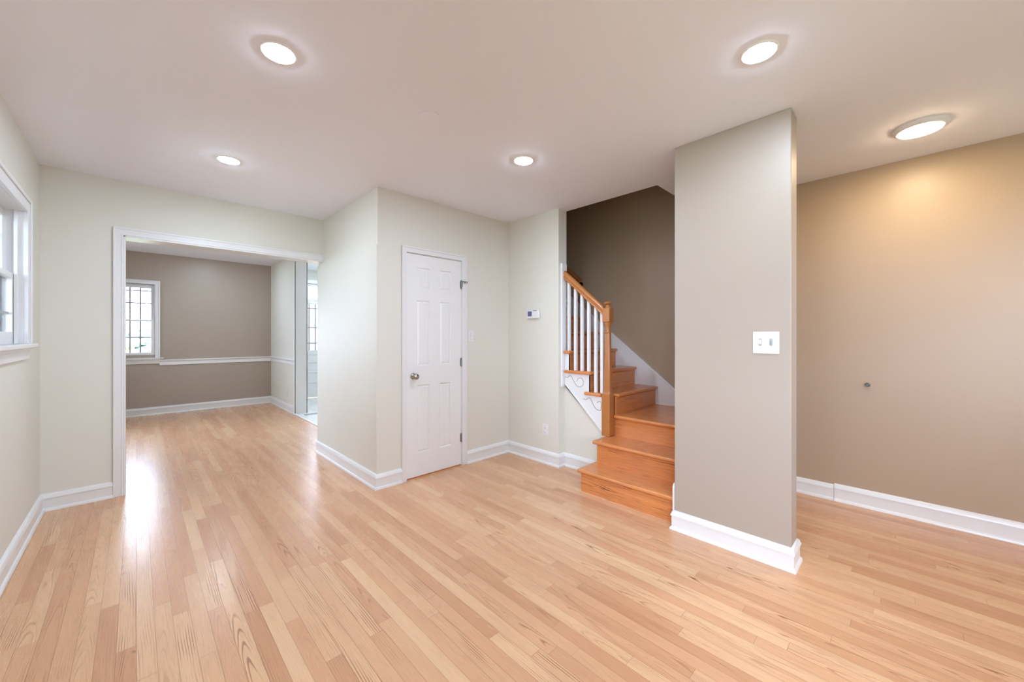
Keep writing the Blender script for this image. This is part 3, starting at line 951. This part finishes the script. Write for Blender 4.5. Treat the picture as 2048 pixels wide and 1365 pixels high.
# ------------------------------------------------------------------ switches, outlets, thermostat
sw = thing('light_switch', 'white single switch plate on the wall right of the closet door', 'switch', (2.340, YD, 1.232))
link('wall_plate', MB().box(2.340-.034, 2.340+.034, YD-.006, YD, 1.175, 1.289), M['plastic'], sw, bevel=.003)
link('toggle', MB().box(2.3355, 2.3445, YD-.014, YD-.006, 1.226, 1.248), M['plastic'], sw, bevel=.002)
for z_ in (1.202, 1.262):
    link('screw', MB().lathe([(.003, 0), (.003, .001)], (2.340, YD-.006, z_), 8, 'y'), M['greyplastic'], sw)

ds = thing('double_light_switch', 'white two gang switch plate on the taupe wall stub', 'switch', (PX0, 0.545, 1.198))
link('wall_plate', MB().box(PX0-.006, PX0, .482, .606, 1.139, 1.259), M['plastic'], ds, bevel=.003)
link('toggle', MB().box(PX0-.016, PX0-.006, .5655, .5755, 1.19, 1.214), M['plastic'], ds, bevel=.002)
link('dimmer_slider', MB().box(PX0-.012, PX0-.006, .515, .525, 1.192, 1.212), M['greyplastic'], ds, bevel=.002)
for y_ in (.5705, .520):
    for z_ in (1.168, 1.234):
        link('screw', MB().lathe([(.003, 0), (.003, .001)], (PX0-.006, y_, z_), 8, 'x'), M['plastic'], ds)
    link('switch_slot', MB().box(PX0-.0066, PX0-.006, y_-.007, y_+.007, 1.182, 1.222), M['slot'], ds)

th = thing('thermostat', 'white wall thermostat with a bluish screen on the wall beside the stairs', 'thermostat', (XT, 2.608, 1.452))
link('housing', MB().box(XT-.028, XT, 2.528, 2.69, 1.408, 1.496), M['plastic'], th, bevel=.008, seg=3)
link('screen', MB().box(XT-.0295, XT-.027, 2.618, 2.672, 1.432, 1.480), M['screen'], th)
link('button', MB().box(XT-.030, XT-.027, 2.552, 2.60, 1.480, 1.490), M['greyplastic'], th)


def outlet(x, yc, zc, label):
    t = thing('wall_outlet', label, 'outlet', (x, yc, zc), 'wall outlets')
    link('wall_plate', MB().box(-.006, 0, -.035, .035, -.057, .057), M['plastic'], t, local=True, bevel=.003)
    for dz in (-.021, .021):
        r = link('receptacle', MB().lathe([(.0165, 0), (.0165, .003), (.015, .004)], (-.006, 0, dz), 20, 'x'), M['plastic'], t, local=True)
        sl_ = MB().box(-.0106, -.0098, .005, .0075, dz-.002, dz+.007).box(-.0106, -.0098, -.0075, -.005, dz-.002, dz+.006).lathe([(.0025, 0), (.0025, .0006)], (-.010, 0, dz-.008), 8, 'x')
        so_ = link('slot', sl_, M['dark'], r, local=True)
    return t


outlet(XT, 2.462, .322, 'white duplex outlet low on the wall beside the stairs')
outlet(XDR, 7.19, .30, 'white outlet low on the pale dining room wall near the kitchen')

rg = thing('door_bumper', 'small round metal bumper ring sticking out of the taupe hall wall', 'door bumper', (XR, .2, .885))
link('ring', MB().lathe([(.0085, .0), (.0085, .022), (.0095, .026), (.012, .028), (.0145, .026), (.0155, .02), (.0155, 0)], (XR, .205, .885), 28, 'x'), M['nickel'], rg, smooth=50)
link('core', MB().lathe([(.009, 0), (.009, .008)], (XR, .205, .885), 20, 'x'), M['greyplastic'], rg)

fv = thing('floor_vent', 'small grey floor register on the kitchen tiles by the threshold', 'floor vent', (1.93, 6.35, .006))
vm = MB().box(1.84, 2.08, 6.46, 6.60, .006, .010)
link('vent_frame', vm, M['plastic'], fv, bevel=.001)
gm = MB()
for i in range(7):
    gm.box(1.86, 2.06, 6.475+i*.016, 6.483+i*.016, .010, .0115)
link('grille', gm, M['greyplastic'], fv)

# ------------------------------------------------------------------ outside
M['grass'] = mat('summer_grass', srgb(128, 134, 112), 0.9, bump=.4, bscale=30)
M['bark'] = mat('grey_bark', srgb(110, 96, 82), 0.9, bump=.5, bscale=30)
M['leaf1'] = mat('leaf_green', srgb(150, 170, 124), 0.8)
M['leaf2'] = mat('leaf_yellow_green', srgb(172, 188, 132), 0.8)
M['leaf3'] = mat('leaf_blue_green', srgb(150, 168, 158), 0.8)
M['cable'] = mat('black_cable', srgb(80, 80, 84), 0.6)
gr = MB()
NG = 24
vs = []
for i in range(NG+1):
    for j in range(NG+1):
        x = -60+120*i/NG
        y = -40+140*j/NG
        z = -1.6+.25*math.sin(x*.11)*math.cos(y*.09) - max(0, y-20)*.03
        vs.append((x, y, z))
gr.add(vs, [(i*(NG+1)+j, (i+1)*(NG+1)+j, (i+1)*(NG+1)+j+1, i*(NG+1)+j+1) for i in range(NG) for j in range(NG)])
struct('ground', gr, M['grass'], 'green ground falling away outside the house', 'ground', smooth=60)


def gz(x, y):
    return -1.6+.25*math.sin(x*.11)*math.cos(y*.09) - max(0, y-20)*.03


def tree(x, y, h, rad, lm, label):
    z0 = gz(x, y)
    t = thing('leafy_tree', label, 'tree', (x, y, z0), 'trees beyond the dining room window')
    link('trunk', MB().tube([(0, 0, -.1), (.05, .02, h*.3), (-.05, .05, h*.6)], .12+.02*rad, 8), M['bark'], t, local=True, smooth=60)
    mb = MB()
    rnd = random.Random(int(x*100)+int(y))
    for k in range(420):
        # leaf clumps scattered over a lumpy crown
        a, b = rnd.uniform(0, 2*math.pi), math.acos(rnd.uniform(-.8, 1))
        lump = .72+.4*mnoise.noise(Vector((math.cos(a)*2, math.sin(a)*2, b*2+x)))
        r = rad*lump*(.75+.25*rnd.random())
        c = Vector((r*math.sin(b)*math.cos(a), r*math.sin(b)*math.sin(a), h*.62+r*math.cos(b)*.95))
        s = rad*.16*(.6+.8*rnd.random())
        u = Vector((rnd.gauss(0, 1), rnd.gauss(0, 1), rnd.gauss(0, 1))).normalized()
        v = u.orthogonal().normalized()
        w_ = u.cross(v)
        mb.add([c+v*s, c+w_*s*.8, c-v*s, c-w_*s*.8, c+u*s*.5, c-u*s*.5],
               [(0, 1, 4), (1, 2, 4), (2, 3, 4), (3, 0, 4), (1, 0, 5), (2, 1, 5), (3, 2, 5), (0, 3, 5)])
    link('foliage', mb, lm, t, local=True)


tree(-0.9, 24.0, 2.8, 1.4, M['leaf2'], 'yellow-green bushy tree low at the left of the dining window view')
tree(1.3, 27.0, 2.9, 1.5, M['leaf1'], 'green bushy tree low at the right of the dining window view')
tree(-3.2, 34.0, 4.6, 2.4, M['leaf1'], 'taller green tree farther left beyond the dining window')
tree(0.2, 52.0, 3.7, 2.8, M['leaf3'], 'hazy blue-green tree in the middle distance of the dining window')
tree(5.2, 58.0, 4.2, 3.0, M['leaf3'], 'hazy blue-green tree farthest right beyond the dining window')
pw = thing('power_line', 'thin dark power cables crossing the sky outside the dining window', 'cable', (0, 18, 4))
for z_, dz_ in ((4.3, .25), (2.9, -.15), (1.75, .2)):
    link('cable', MB().tube([(-6, 18, z_-dz_), (-2, 18, z_-dz_*.3-.1), (2, 18, z_+dz_*.3-.1), (7, 18, z_+dz_)], .011, 6), M['cable'], pw)

nh = thing('light_blocker_house', 'unseen pale sided house added outside the left wall to dim its window', 'house', (-6.0, 3.3, -1.6))  # unseen house, added to cut the daylight through the left window
link('siding', MB().box(-8.5, -4.2, 1.6, 5.0, -1.8, 4.4), mat('pale_siding', srgb(214, 214, 210), .7), nh)
link('roof', MB().prism([(-8.9, 4.4), (-3.9, 4.4), (-6.4, 6.2)], 1.3, 5.3, 'y'), mat('grey_roof', srgb(120, 118, 118), .9), nh)
# brick neighbour seen through the kitchen door
bk = bpy.data.materials.new('pale_brick')
bk.use_nodes = True
nt = bk.node_tree
p = nt.nodes['Principled BSDF']
tc = nt.nodes.new('ShaderNodeTexCoord')
mp = nt.nodes.new('ShaderNodeMapping')
mp.inputs['Rotation'].default_value = (math.pi/2, 0, 0)
br = nt.nodes.new('ShaderNodeTexBrick')
br.inputs['Scale'].default_value = 5.0
br.inputs['Color1'].default_value = srgb(176, 120, 104)
br.inputs['Color2'].default_value = srgb(160, 104, 90)
br.inputs['Mortar'].default_value = srgb(214, 208, 200)
br.inputs['Mortar Size'].default_value = 0.03
nt.links.new(tc.outputs['Object'], mp.inputs['Vector'])
nt.links.new(mp.outputs['Vector'], br.inputs['Vector'])
nt.links.new(br.outputs['Color'], p.inputs['Base Color'])
p.inputs['Roughness'].default_value = .9
nb_ = thing('brick_house', 'pale brick house outside the kitchen door', 'house', (6.5, 20, gz(6.5, 20)))
link('wall', MB().box(4.9, 9.5, 19, 25, -2, 4.6), bk, nb_)
link('roof', MB().prism([(18.7, 4.6), (25.3, 4.6), (22, 6.6)], 4.6, 9.8, 'x'), mat('grey_shingle', srgb(128, 124, 122), .9), nb_)
wn = link('window', MB().box(6.4, 7.3, 18.95, 19, .6, 2.2), M['trim'], nb_)
link('pane', MB().box(6.48, 7.22, 18.94, 18.95, .68, 2.12), mat('dark_window', srgb(120, 130, 138), .1), wn)
